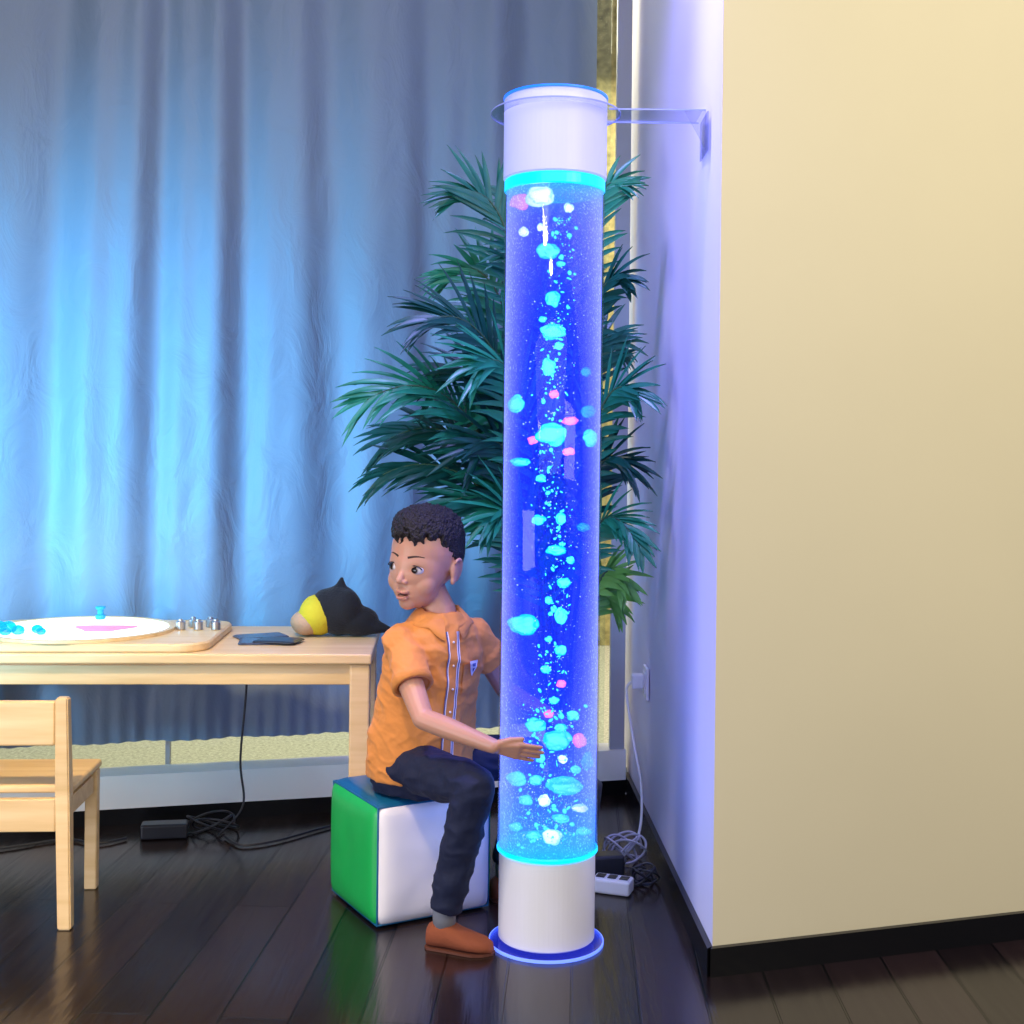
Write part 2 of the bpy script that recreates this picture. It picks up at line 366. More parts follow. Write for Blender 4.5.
stuff('fizz',1400,mat('fizz_pale',(.3,.4,.8),.3,emis=(.40,.6,1),estr=2.0),.036,.0006,.0020,5)

# wall bracket
m_acr = clear_mat('acrylic_bracket',(.90,.92,.98),.06,fr=.3)
m_edge = mat('acrylic_edge',(.35,.42,.75),.2)
br_ = empty('wall_bracket', (.38,2.6,1.717)); top(br_,'clear acrylic bracket holding the bubble tube to the wall','bracket')
bm = bmesh.new(); cx=TX-.38
ring(bm,(cx,0),.134,.109,.0,.003)
obj_from_bm('collar',bm,m_acr,smooth=False,parent=br_)
bm = bmesh.new(); box(bm,((cx+.130-.0)/2,0,.0015),(abs(cx)-.130,.10,.003)); obj_from_bm('arm',bm,m_acr,smooth=False,parent=br_)
bm = bmesh.new()
for yy in (-.05,.05): box(bm,((cx+.115)/2,yy,.0015),(abs(cx)-.10,.0012,.003))
ring(bm,(cx,0),.1353,.1342,.0,.003)
obj_from_bm('arm_edge',bm,m_edge,smooth=False,parent=br_)
bm = bmesh.new(); loft(bm,[[Vector((.008,yy,.0)),Vector((-.036,yy,.0)),Vector((.008,yy,-.080))] for yy in (-.05,-.0475)]); box(bm,(.012,0,-.04),(.003,.1,.08)); obj_from_bm('gusset',bm,clear_mat('gusset_acrylic',(.78,.8,.88),.07,fr=.25),smooth=False,parent=br_)

# ------------------------------------------------------------ table
m_wood = wood('pale_pine',(.62,.42,.19),(.76,.56,.30))
YAW = math.radians(3.5)
tb = empty('table',(-.326,2.95,0),YAW); top(tb,'low pale wooden play table','table')
def part(name,c,s,m,par,bev=.004,label=None):
    o = box_obj(name,c,s,m,par,bev)
    if label: o['label']=label
    return o
TL, TD, TH = 1.12, .49, .538
part('tabletop',(-TL/2,TD/2,TH-.0125),(TL,TD,.025),m_wood,tb,.005)
part('apron',(-TL/2,.027,TH-.0505),(TL-.1,.018,.05),m_wood,tb,.002)
part('apron',(-TL/2,TD-.03,TH-.0505),(TL-.1,.018,.05),m_wood,tb,.002)
part('apron',(-.03,TD/2,TH-.0505),(.018,TD-.1,.05),m_wood,tb,.002)
for lx in (-.028,-TL+.04):
    for ly in (.032,TD-.16):
        part('leg',(lx,ly,(TH-.0255)/2),(.048,.048,TH-.0255),m_wood,tb,.005)

# ------------------------------------------------------------ light board
lb = empty('light_board',(-1.08,3.14,TH+.001),YAW); top(lb,'round illuminated play board in a wooden tray','light table')
bm = bmesh.new()
def rrect(x0,x1,y0,y1,r,z,n=8):
    out=[]
    for cx_,cy_,a0 in ((x1-r,y1-r,0),(x0+r,y1-r,90),(x0+r,y0+r,180),(x1-r,y0+r,270)):
        for k in range(n+1):
            a=math.radians(a0+90*k/n); out.append(Vector((cx_+r*math.cos(a),cy_+r*math.sin(a),z)))
    return out
loft(bm,[rrect(-.26,.35,-.225,.215,.07,0),rrect(-.262,.352,-.227,.217,.072,.004),rrect(-.262,.352,-.227,.217,.072,.016),rrect(-.258,.348,-.223,.213,.068,.020)])
obj_from_bm('tray',bm,m_wood,smooth=False,parent=lb)
bm = bmesh.new(); ring(bm,(0,0),.232,.217,.0205,.028,n=80); obj_from_bm('rim',bm,m_wood,smooth=False,parent=lb)
bm = bmesh.new(); cyl(bm,(0,0),.216,.0205,.0265,n=80); obj_from_bm('light_panel',bm,mat('lit_panel',(.9,.95,.95),.3,emis=(.72,.97,1),estr=1.1),smooth=False,parent=lb)['label']='glowing white disc'
bm = bmesh.new()
pts=[(.065*math.cos(t)*(1+.35*math.sin(3*t)),.075*math.sin(t)*(1+.25*math.cos(2*t))) for t in [i*math.pi/12 for i in range(24)]]
loft(bm,[[Vector((x+.06,y-.01,z)) for x,y in pts] for z in (.0267,.0277)]); obj_from_bm('pink_sheet',bm,mat('pink_sheet',(.8,.2,.35),.4,emis=(.9,.35,.5),estr=.4),smooth=False,parent=lb)
m_met = mat('brushed_metal',(.6,.6,.62),.3,metal=1)
for i in range(5):
    bm = bmesh.new(); cyl(bm,(0,0),.012,0,.022,n=20,bev=.002); cyl(bm,(0,0),.006,.0222,.027,n=16)
    o = obj_from_bm('metal_knob',bm,m_met,smooth=False,parent=lb); o.location=(.245+.022*i,.02+.05*(i%2),.0205)
m_gb = clear_mat('cyan_glass',(.05,.6,.85),.1,glow=(0,.35,.6),gs=.5)
for i,(x,y,s) in enumerate([(-.14,-.10,.020),(-.105,-.13,.016),(-.17,-.08,.018),(-.07,-.10,.014),(-.13,-.145,.014),(-.05,-.13,.012)]):
    bm = bmesh.new(); bmesh.ops.create_icosphere(bm,subdivisions=2,radius=s)
    for v in bm.verts: v.co.z = max(-s*.6, v.co.z*.8); v.co *= 1+.1*noise.noise(v.co*60)
    o = obj_from_bm('glass_gem',bm,m_gb,smooth=False); o.location=(-1.08+x,3.14+y,TH+.029+s*.6); top(o,'cyan translucent gem on the lit board','gem','cyan gems on the light board')
bm = bmesh.new(); cyl(bm,(0,0),.013,0,.012,n=16,bev=.002); cyl(bm,(0,0),.008,.012,.026,n=16); cyl(bm,(0,0),.013,.026,.034,n=16,bev=.002)
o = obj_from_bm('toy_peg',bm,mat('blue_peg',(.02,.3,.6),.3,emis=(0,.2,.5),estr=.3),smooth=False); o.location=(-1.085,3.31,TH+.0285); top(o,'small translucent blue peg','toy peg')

m_dk = mat('dark_plastic',(.02,.022,.03),.3)
m_dk2 = mat('dark_packet',(.05,.055,.08),.25,var=.8,vscale=60)
for i,(x,y,w_,h_,rz2,m_) in enumerate([(-.605,3.12,.14,.10,.15,m_dk2),(-.575,3.11,.11,.085,-.2,m_dk),(-.64,3.21,.13,.08,.5,m_dk2)]):
    bm = bmesh.new(); loft(bm,[rrect(-w_/2,w_/2,-h_/2,h_/2,.012,0),rrect(-w_/2,w_/2,-h_/2,h_/2,.012,.002),rrect(-w_/2+.006,w_/2-.006,-h_/2+.006,h_/2-.006,.010,.0045)])
    o = obj_from_bm('flat_packet',bm,m_,smooth=False); o.location=(x,y,TH+.0008+(.005 if i==1 else 0)); o.rotation_euler=(0,0,rz2); top(o,'thin flat dark plastic packet on the table','packet','dark packets on the table')

# plush toy
pl = empty('plush_bird',(-.455,3.25,TH)); top(pl,'round black and yellow plush bird toy on the table','plush toy')
m_pb = mat('black_plush',(.004,.004,.006),.9,bump=.3,bscale=200,sheen=.1); m_py = mat('yellow_plush',(.62,.50,.02),.9,bump=.3,bscale=160); m_pc = mat('peach_plush',(.50,.30,.17),.9,bump=.3,bscale=160)
bm = bmesh.new(); ellip(bm,(.01,0,.066),(.060,.06,.066)); ellip(bm,(.055,0,.040),(.06,.05,.040)); capsule(bm,(.07,-.01,.032),(.150,-.02,.020),.032,.006)
capsule(bm,(.012,0,.112),(.016,0,.150),.022,.006); ellip(bm,(-.02,0,.066),(.048,.057,.058)); ellip(bm,(.03,-.02,.075),(.042,.045,.048))
bm = remeshed(bm,.004,7); obj_from_bm('body',bm,m_pb,parent=pl)
bm = bmesh.new(); vs=ellip(bm,(-.044,-.008,.054),(.050,.057,.052))
for v in vs: v.co += Vector((0,0,1))*.004*noise.noise(v.co*25)
obj_from_bm('face',bm,m_py,parent=pl)
bm = bmesh.new(); vs=ellip(bm,(-.070,-.008,.036),(.046,.052,.035))
for v in vs: v.co *= 1+.06*noise.noise(v.co*22)
obj_from_bm('muzzle',bm,m_pc,parent=pl)

# ------------------------------------------------------------ chair
ch = empty('small_chair',(-.945,2.66,0),math.radians(4)); top(ch,"child's pale wooden chair drawn up to the table",'chair')
CW=.30; CDp=.25
for sx_ in (0,-CW):
    bm = bmesh.new(); loft(bm,[[Vector((sx_+dx*a+.012*(1-z/.28 if z<.28 else 0),dy*c+off,z)) for dx,dy in ((-1,-1),(1,-1),(1,1),(-1,1))] for z,off,a,c in ((0,-.02,.014,.014),(.28,.0,.015,.017),(.487,-.015,.013,.014))])
    bmesh.ops.bevel(bm,geom=bm.edges[:],offset=.003,segments=2,affect='EDGES')
    obj_from_bm('back_leg',bm,m_wood,smooth=False,parent=ch)
    part('front_leg',(sx_,CDp-.02,.1375),(.028,.028,.275),m_wood,ch)
    part('side_rail',(sx_,CDp/2-.01,.245),(.016,CDp-.06,.04),m_wood,ch,.002)
part('seat',(-CW/2,CDp/2+.012,.284),(CW+.03,CDp-.03+.02,.018),m_wood,ch,.006)
part('backrest',(-CW/2,-.011,.432),(CW-.03,.016,.095),m_wood,ch,.005)
part('apron',(-CW/2,.0,.235),(CW-.03,.018,.07),m_wood,ch,.003)
part('apron',(-CW/2,CDp-.02,.25),(CW-.03,.016,.035),m_wood,ch,.003)

# ------------------------------------------------------------ soft cube seat
c0 = Vector((-.278,2.645)); uu = Vector((.24,.137)).normalized(); vv = Vector((-.137,.24)).normalized(); CS=.282; CSV=.268; CH=.264
cu = empty('cube_seat',(c0.x,c0.y,0),math.atan2(uu.y,uu.x)); top(cu,'soft foam cube seat with green, white and blue vinyl sides','cube seat')
m_g = mat('green_vinyl',(.01,.40,.085),.35,bump=.35,bscale=9); m_w = mat('white_vinyl',(.90,.88,.95),.38,bump=.5,bscale=8); m_b = mat('blue_vinyl',(.005,.11,.26),.35,bump=.3,bscale=9)
bm = bmesh.new(); box(bm,(CS/2,CSV/2,CH/2),(CS,CSV,CH))
bmesh.ops.subdivide_edges(bm,edges=bm.edges[:],cuts=19,use_grid_fill=True)
for f in bm.faces:
    nrm=f.normal; f.material_index = 2 if abs(nrm.z)>.6 else (0 if abs(nrm.x)>.6 else 1)
hh=Vector((CS/2,CSV/2,CH/2)); R=.024
for v in bm.verts:
    q=v.co-hh; n3=[q[i]/hh[i] for i in range(3)]
    inner=Vector([max(-h+R,min(h-R,c)) for c,h in zip(q,hh)]); d=q-inner
    if d.length>1e-6: q=inner+d.normalized()*R
    for i in range(3):
        if abs(abs(n3[i])-1)<1e-3 and not (i==2 and n3[2]<0):
            o1,o2=[n3[j] for j in range(3) if j!=i]; q[i]+=math.copysign((.010 if i!=2 else .006)*(1-o1**4)*(1-o2**4)+.003*noise.noise(v.co*16)*(1-o1*o1)*(1-o2*o2),q[i])
    v.co=q+hh
obj_from_bm('cover',bm,[m_g,m_w,m_b],smooth=True,parent=cu)
bm = bmesh.new(); g_=.0072
for a,b_ in [((0,0,0),(CS,0,0)),((0,0,CH),(CS,0,CH)),((0,0,0),(0,0,CH)),((0,0,CH),(0,CSV,CH)),((0,0,0),(0,CSV,0)),((0,CSV,0),(0,CSV,CH)),((CS,0,0),(CS,0,CH)),((CS,0,CH),(CS,CSV,CH)),((0,CSV,CH),(CS,CSV,CH))]:
    cl=lambda p:Vector([max(g_,min(m_-g_,c)) for c,m_ in zip(p,(CS,CSV,CH))])
    capsule(bm,cl(a),cl(b_),.0024,.0024,8)
obj_from_bm('piping',bm,m_b,parent=cu)['label']='dark seam piping'

# ------------------------------------------------------------ palm
m_leaf=[mat('palm_leaf_a',(.009,.15,.09),.36,var=.5,vscale=20),mat('palm_leaf_b',(.016,.24,.12),.36,var=.5,vscale=20),mat('palm_leaf_c',(.004,.075,.055),.4,var=.5,vscale=20)]
m_leafy=mat('palm_leaf_light',(.16,.45,.08),.4,var=.3,vscale=20)
m_stem=mat('palm_stem',(.04,.10,.04),.5)
PX,PY=.13,3.12
pm=empty('potted_palm',(PX,PY,0)); top(pm,'tall artificial palm with feathery fronds in a pot','potted plant')
bm=bmesh.new(); cyl(bm,(0,0),.085,0,.2,n=40,r2=.105,bev=.006); obj_from_bm('pot',bm,mat('dark_pot',(.04,.04,.05),.5),parent=pm)
bm=bmesh.new(); ellip(bm,(0,0,.19),(.095,.095,.02)); obj_from_bm('soil',bm,mat('soil',(.03,.02,.012),.9),parent=pm)
def lim(p):
    q=Vector(p); X=q.x+PX; Y=q.y+PY
    Y=max(Y,2.84 if X<.0 else 2.74)
    wx=A.x+(Y-A.y)*(B.x-A.x)/(B.y-A.y)-.008
    X=min(X,wx); Y=min(Y,WL(X)+.06)
    return Vector((X-PX,Y-PY,q.z))
def frond(tip, z0, rise, lt, seed, start=.36, lm=None, NL=26):
    rnd=random.Random(seed)
    P0=Vector((rnd.uniform(-.03,.03),rnd.uniform(-.03,.03),.2)); P3=Vector(tip)-Vector((PX,PY,0))
    Pm=Vector((P0.x*1.5+P3.x*.10,P0.y+P3.y*.10,z0)); Pc=Vector((P3.x*.5,P3.y*.5,max(z0,P3.z)+rise))
    def bz(t): return (1-t)**3*P0+3*(1-t)**2*t*Pm+3*(1-t)*t*t*Pc+t**3*P3
    NS=26; pts=[bz(i/NS) for i in range(NS+1)]
    bm=bmesh.new()
    tube_mesh(bm,[lim(p) for p in pts],lambda t:.0055*(1-t)+.0012,6,spl=False)
    nb=len(bm.faces); tw=rnd.uniform(-.5,.5)
    for k in range(NL):
        t=start+(1-start)*(k+rnd.uniform(-.3,.3)*(0<k<NL-1))/(NL-1)*.99
        p=bz(t); tg=(bz(min(1,t+.01))-bz(t-.01)).normalized()
        side=tg.cross(Vector((tw,-.75,.66)))
        if side.length<.05: side=Vector((0,0,1))
        side.normalize(); up=side.cross(tg).normalized()
        s=(t-start)/(1-start)
        ll=lt*(.45+.55*math.sin(math.pi*min(1,.15+s*.72)))
        for sg in (-1,1):
            ang=math.radians(50-28*s+rnd.uniform(-8,8))
            d=(tg*math.cos(ang)+side*sg*math.sin(ang)+up*rnd.uniform(-.05,.2)).normalized()
            w0=rnd.uniform(.0062,.0088); prev=None
            NSG=5; q=p.copy(); dd=d.copy()
            l2=ll*rnd.uniform(.82,1.12); dr=rnd.uniform(.05,.14)
            for j in range(NSG+1):
                u_=j/NSG; wd=w0*(math.sin(math.pi*min(1,.2+u_*.8))**.8+.02)
                wv=dd.cross(up)
                if wv.length<.05: wv=tg.copy()
                wv.normalize()
                a=bm.verts.new(lim(q+wv*wd)); c=bm.verts.new(lim(q-up*.0018)); e_=bm.verts.new(lim(q-wv*wd))
                if prev:
                    bm.faces.new((prev[0],prev[1],c,a)); bm.faces.new((prev[1],prev[2],e_,c))
                prev=(a,c,e_)
                dd=(dd+Vector((0,0,-dr))).normalized(); q=q+dd*l2/NSG
    for i,f in enumerate(bm.faces): f.material_index=0 if i>=nb else 1
    obj_from_bm('frond',bm,[lm or m_leaf[seed%3],m_stem],parent=pm,recalc=False)
FR=[((-.35,3.0,1.14),.95,.16,.18),((-.32,3.1,.96),.8,.12,.17),((-.13,3.1,1.66),1.35,.05,.17),((-.15,3.2,1.48),1.15,.07,.17),
((-.21,3.0,1.33),1.05,.10,.18),((.0,3.3,1.70),1.4,.04,.16),((.25,3.1,1.69),1.4,.03,.12),((.26,3.0,1.44),1.2,.05,.12),((.29,2.95,1.16),1.0,.09,.14),((.30,2.92,.80),.85,.11,.11),((.28,3.0,.98),.9,.11,.13),
((.02,3.0,1.5),1.2,.05,.19),((-.08,2.95,1.22),1.0,.1,.19),((-.09,3.0,1.02),.8,.12,.19),((-.24,3.3,1.10),1.0,.10,.19),((-.05,2.95,.86),.7,.1,.16),((-.31,3.15,1.05),.9,.12,.18),
((-.17,3.05,.88),.75,.12,.16),((-.06,3.2,1.36),1.1,.07,.18),((-.18,3.1,1.20),1.0,.12,.18),((.25,3.15,1.30),1.1,.06,.14),((-.02,3.1,1.10),.9,.1,.19)]
for i,(tip,z0,rise,lt) in enumerate(FR): frond(tip,z0,rise,lt,i+1)
frond((.275,3.05,.70),.48,.14,.10,77,start=.62,lm=m_leafy,NL=14); frond((.26,3.1,.64),.42,.14,.10,78,start=.62,lm=m_leafy,NL=14)

# ------------------------------------------------------------ person
skin=mat('skin',(.55,.28,.18),.45,var=.03,vscale=20)
try: skin.node_tree.nodes['Principled BSDF'].inputs['Subsurface Weight'].default_value=.15; skin.node_tree.nodes['Principled BSDF'].inputs['Subsurface Scale'].default_value=.012
except Exception: pass
u=Vector((.866,.5,0)); n_=Vector((.5,-.866,0)); Z=Vector((0,0,1))
HC=Vector((-.188,2.72,.782))
f_=Vector((-.52,-.854,-.03)).normalized(); X_=f_.cross(Z).normalized(); Zh=X_.cross(f_).normalized()
tl=Matrix.Rotation(math.radians(-5),3,f_); X_=tl@X_; Zh=tl@Zh
MH=Matrix(((X_.x,f_.x,Zh.x,HC.x),(X_.y,f_.y,Zh.y,HC.y),(X_.z,f_.z,Zh.z,HC.z),(0,0,0,1)))
MHi=MH.inverted()
def H(x,y,z): return MH@Vector((x,y,z))
bm=bmesh.new()
ellip(bm,(0,-.010,.020),(.073,.090,.086),MH,32,20)
ellip(bm,(0,.020,-.010),(.064,.064,.074),MH,28,18)
ellip(bm,(0,.026,-.050),(.052,.050,.054),MH,24,16)
ellip(bm,(0,.052,-.088),(.020,.019,.017),MH)
for s in (-1,1):
    ellip(bm,(s*.032,.041,-.044),(.027,.026,.029),MH)
    ellip(bm,(s*.0082,.081,-.041),(.0062,.0072,.0052),MH,12,8)
    ellip(bm,(s*.074,-.012,-.018),(.008,.015,.024),MH,16,10)
    pts=[H(s*(.078+.004*math.sin(a)),-.012-.017*math.cos(a)*.9,-.014+.024*math.sin(a)) for a in [math.radians(d) for d in range(-100,131,23)]]
    chain(bm,pts,[.0042]*len(pts),8); ellip(bm,(s*.075,-.004,-.038),(.006,.007,.008),MH,12,8)
capsule(bm,H(0,.074,-.008),H(0,.0885,-.0375),.0052,.0076)
ellip(bm,(0,.0770,-.0615),(.0165,.0070,.0058),MH,16,10); ellip(bm,(0,.0750,-.0765),(.0145,.0078,.0062),MH,16,10)
NB=Vector((-.154,2.725,.668))
capsule(bm,H(0,-.018,-.06),NB,.035,.036); capsule(bm,NB,NB-Z*.05,.037,.055)
SR=Vector((-.236,2.676,.608)); SL=Vector((-.077,2.768,.615))
def esec(c,w,d,n=24): return [c+u*w*math.cos(t*2*math.pi/n)+n_*d*math.sin(t*2*math.pi/n) for t in range(n)]
loft(bm,[esec(Vector(c),w,d) for c,w,d in [((-.19,2.775,.31),.08,.07),((-.19,2.77,.36),.09,.075),((-.185,2.755,.45),.085,.07),((-.165,2.735,.53),.085,.065),((-.153,2.722,.60),.08,.05),((-.152,2.722,.63),.05,.04)]])
capsule(bm,SR,SL,.033,.033)
ER=Vector((-.176,2.560,.468)); WR=Vector((-.030,2.466,.435))
chain(bm,[SR,(SR+ER)/2+Vector((-.004,0,0)),ER],[.032,.028,.0225]); chain(bm,[ER,ER.lerp(WR,.35),WR],[.0225,.0225,.0150])
EL=Vector((-.01,2.835,.48)); WLf=Vector((.125,2.775,.415))
chain(bm,[SL,EL],[.032,.022]); chain(bm,[EL,WLf],[.022,.015])
def hand(W, d, palmn, up, L=1.0, curl=.2):
    d=d.normalized(); palmn=palmn.normalized(); up=(up-d*up.dot(d)).normalized()
    for k in (-.6,-.2,.2,.6):
        capsule(bm,W+up*.009*k+d*.004,W+d*.044*L+up*.023*k,.0088,.0076,10)
    for k,(off,ln,ang) in enumerate([(.0172,.042,.02),(.0060,.048,-.01),(-.0052,.044,-.02),(-.0162,.035,-.05)]):
        b0=W+d*.042*L+up*off; dd=(d+up*ang).normalized(); p=b0; rr=.0054 if k<3 else .0048
        for j,fr in enumerate((.42,.33,.25)):
            q=p+dd*ln*fr*L; capsule(bm,p,q,rr,rr*.93,10); p=q; rr*=.93; dd=(dd+palmn*curl).normalized()
    p=W+d*.010+up*.010; dd=(d*.82+up*.50+palmn*.2).normalized(); capsule(bm,p,p+dd*.024,.0082,.0066,10); p2=p+dd*.024; dd=(dd+d*.8).normalized(); capsule(bm,p2,p2+dd*.022,.0062,.0050,10)
hand(WR,Vector((.98,.10,-.20)),Vector((-.2,1,0)),Vector((.1,-.55,1)),1.12,.18)
hand(WLf,Vector((.45,-.80,-.05)),Vector((-1,-.55,0)),Vector((0,0,1)),.9,.12)
HR=Vector((-.222,2.712,.335)); KR=Vector((-.068,2.508,.345)); AR=Vector((-.128,2.560,.070))
HL=Vector((-.135,2.785,.335)); KL=Vector((.045,2.80,.335)); AL=Vector((-.003,2.850,.070))
for a,k,c in ((HR,KR,AR),(HL,KL,AL)):
    chain(bm,[a,k],[.048,.036]); chain(bm,[k,k.lerp(c,.35),c],[.034,.034,.022]); capsule(bm,c,c-Z*.03,.022,.022)
bm=remeshed(bm,.0021,3)
# soften the joins of cheeks, jaw and brow
hv=[]
for v in bm.verts:
    q=MHi@v.co
    if abs(q.z)<.13 and q.y>.0 and not (abs(q.x)<.022 and q.z<-.02 and q.z>-.083 and q.y>.07): hv.append(v)
for _ in range(9): bmesh.ops.smooth_vert(bm, verts=hv, factor=.5, use_axis_x=True, use_axis_y=True, use_axis_z=True)
for v in bm.verts:
    q=MHi@v.co
    if q.y>.03 and abs(q.x)<.07 and abs(q.z)<.12:
        for s in (-1,1):
            g=math.exp(-(((q.x-s*.029)/.018)**2+((q.z+.013)/.0115)**2)); v.co-=f_*g*.0040
        g=math.exp(-((q.x/.016)**4+((q.z+.069)/.0036)**2)); v.co-=f_*g*.0045
body=obj_from_bm('person',bm,skin)
top(body,'seated child in orange shirt and jeans hugging the tube','person')
bvh=BVHTree.FromPolygons([v.co.copy() for v in body.data.vertices],[tuple(p.vertices) for p in body.data.polygons])
def face_hit(x,z):
    o_=H(x,.2,z); h=bvh.ray_cast(o_,-f_)
    return h[0]
me_=bpy.data.materials.new('eye'); me_.use_nodes=True; nt=me_.node_tree; b=nt.nodes['Principled BSDF']; b.inputs['Roughness'].default_value=.08
tc=nt.nodes.new('ShaderNodeTexCoord'); vm=nt.nodes.new('ShaderNodeVectorMath'); vm.operation='DISTANCE'; vm.inputs[1].default_value=(.0040,.0114,.0010)
rc=nt.nodes.new('ShaderNodeValToRGB'); rc.color_ramp.interpolation='LINEAR'; e=rc.color_ramp.elements; e[0].position=.0050; e[0].color=(.004,.003,.003,1); e[1].position=.0092; e[1].color=(.62,.57,.58,1)
x=e.new(.0078); x.color=(.022,.010,.007,1)
nt.links.new(tc.outputs['Object'],vm.inputs[0]); nt.links.new(vm.outputs['Value'],rc.inputs[0]); nt.links.new(rc.outputs[0],b.inputs['Base Color'])
m_hair=mat('dark_hair',(.009,.006,.006),.6,var=.5,vscale=60,bump=.8,bscale=220)
m_lip=mat('lip',(.46,.18,.14),.4); m_lash=mat('lash',(.02,.011,.009),.7); m_brow=mat('brow',(.05,.025,.018),.8); m_mouth=mat('mouth_inside',(.07,.016,.014),.5)
for s in (-1,1):
    h=face_hit(s*.029,-.013); hl=MHi@h
    bm=bmesh.new(); ellip(bm,(0,0,0),(.0158,.0120,.0102),None,32,24)
    eo=obj_from_bm('eye',bm,me_,parent=body); eo.matrix_local=MH@Matrix.Translation((s*.029,hl.y-.0070,-.013))@Matrix.Rotation(-s*.22,4,'Z')
    bm=bmesh.new(); pts=[H(s*.029+.0158*math.cos(a),hl.y+.0036-.0066*abs(math.cos(a))**2,-.013+.0096*math.sin(a)) for a in [math.radians(d) for d in range(8,176,16)]]
    tube_mesh(bm,pts,.0013,6); obj_from_bm('eyelashes',bm,m_lash,parent=body)
    bm=bmesh.new(); pts=[]
    for k in range(7):
        x=s*(.012+.031*k/6); z=.012+.004*math.sin(math.pi*(k/6)*.8); p=face_hit(x,z); pts.append(p-f_*.0012)
    tube_mesh(bm,pts,lambda t:.0030*(1-.55*t),6); obj_from_bm('eyebrow',bm,m_brow,parent=body)
def liparc(z0,amp,r,w=.019,dep=.0006):
    bm=bmesh.new(); pts=[]
    for k in range(9):
        x=-w+2*w*k/8; z=z0+amp*(1-(x/w)**2); p=face_hit(x,z); pts.append(p-f_*dep)
    tube_mesh(bm,pts,lambda t:r*(.35+.65*math.sin(math.pi*t)),8); return bm
obj_from_bm('lip',liparc(-.0668,.0040,.0028,.0150,.001),m_lip,parent=body); obj_from_bm('lip',liparc(-.0712,-.0048,.0034,.0138,.001),m_lip,parent=body)
bm=liparc(-.0690,-.0004,.0032,.0115,.0012); obj_from_bm('mouth',bm,m_mouth,parent=body)
# hair
bm=bmesh.new(); bmesh.ops.create_icosphere(bm,subdivisions=7,radius=1)
for v in bm.verts:
    d=v.co.normalized()
    c=Vector((d.x*.0755,d.y*.0935-.011,d.z*.0895+.020))
    if d.y>0: hl=.047+.006*math.cos(d.x*9) if d.y>.5 else .004+.046*(d.y/.5)
    else: hl=.004+d.y*.07
    k=max(0,min(1,(c.z-hl)/.018+.5+1.0*noise.noise(c*110)))
    topk=max(0,min(1,(c.z-.035)/.05))
    sw=Vector((c.x*60+c.y*18,c.y*40+3,c.z*52))
    n1_=1-2*abs(noise.noise(sw)); n2_=noise.noise(sw*2.6); n3_=noise.noise(sw*5)
    frontk=max(0,d.y)*topk
    off=-.012+k*(.0122+.011*topk+.014*frontk+(n1_*.4+n2_*.45+n3_*.3-.3)*(.001+.0075*topk))
    v.co=c+d*off+Vector((.004*frontk,.002*frontk,.002*frontk))
bm.transform(MH); obj_from_bm('hair',bm,m_hair,parent=body)['label']='short dark curly hair'

# shirt
m_sh=mat('orange_shirt',(.68,.25,.05),.8,var=.08,vscale=14,bump=.4,bscale=34,sheen=.1)
bm=bmesh.new()
loft(bm,[esec(Vector(c),w,d,36) for c,w,d in [((-.186,2.772,.303),.128,.108),((-.188,2.771,.33),.130,.112),((-.190,2.764,.38),.124,.106),((-.185,2.755,.45),.116,.098),((-.174,2.742,.52),.112,.090),((-.162,2.73,.58),.114,.080),((-.155,2.724,.620),.102,.064),((-.153,2.723,.648),.072,.052),((-.154,2.724,.670),.046,.042)]])
S2=SR.lerp(ER,.56); capsule(bm,SR+Vector((.01,.005,-.002)),S2,.038,.042,20,flat=True); ellip(bm,SR,(.038,.038,.036))
S3=SL.lerp(EL,.5); capsule(bm,SL,S3,.038,.041,20,flat=True); ellip(bm,SL,(.038,.038,.036))
capsule(bm,SR,Vector((-.152,2.724,.638)),.034,.034); capsule(bm,SL,Vector((-.152,2.724,.638)),.034,.034)
bm=remeshed(bm,.0032,3)
for v in bm.verts:
    c=v.co; fold=abs(noise.noise(Vector((c.x*9+c.z*10,c.y*9,c.z*13-c.x*8)))); fold2=abs(noise.noise(Vector((c.x*18-c.z*16,c.y*18+4,c.z*28+c.x*12)))); fold3=abs(noise.noise(Vector((c.x*12+7,c.y*12,c.z*38+c.x*22))))
    v.co+=v.normal*(.004*noise.noise(Vector((c.x*14,c.y*14,c.z*26)))+.012*(.22-min(fold,.3))+.007*(.18-min(fold2,.25))+.004*(.15-min(fold3,.2)))
sh=obj_from_bm('shirt',bm,m_sh,parent=body); sh['label']='orange short-sleeved button shirt'
sb=BVHTree.FromPolygons([v.co.copy() for v in sh.data.vertices],[tuple(p.vertices) for p in sh.data.polygons])
def shirt_pt(s,z,off=.0015):
    cc=Vector((-.152,2.722,0)).lerp(Vector((-.188,2.770,0)),max(0,min(1,(.62-z)/.3)))
    o_=cc+u*s+n_*.4; o_.z=z; h=sb.ray_cast(o_,-n_)
    return (h[0]+n_*off) if h[0] else (cc+u*s+n_*.1+Z*z)
def strip(name,s0,s1,z0,z1,m,off,nz=40,nx=4,par=None,shape=None):
    bm=bmesh.new(); g=[]
    for j in range(nz+1):
        z=z0+(z1-z0)*j/nz; row=[]
        for i in range(nx+1):
            s=s0+(s1-s0)*i/nx
            row.append(bm.verts.new(shirt_pt(s,z,off)))
        g.append(row)
    for j in range(nz):
        for i in range(nx): bm.faces.new((g[j][i],g[j][i+1],g[j+1][i+1],g[j+1][i]))
    return obj_from_bm(name,bm,m,parent=par or body,recalc=False)
m_navy=mat('navy_trim',(.05,.08,.24),.7); m_wt=mat('white_trim',(.75,.69,.68),.7)
strip('placket',-.013,.013,.325,.636,m_sh,.0015,par=sh)
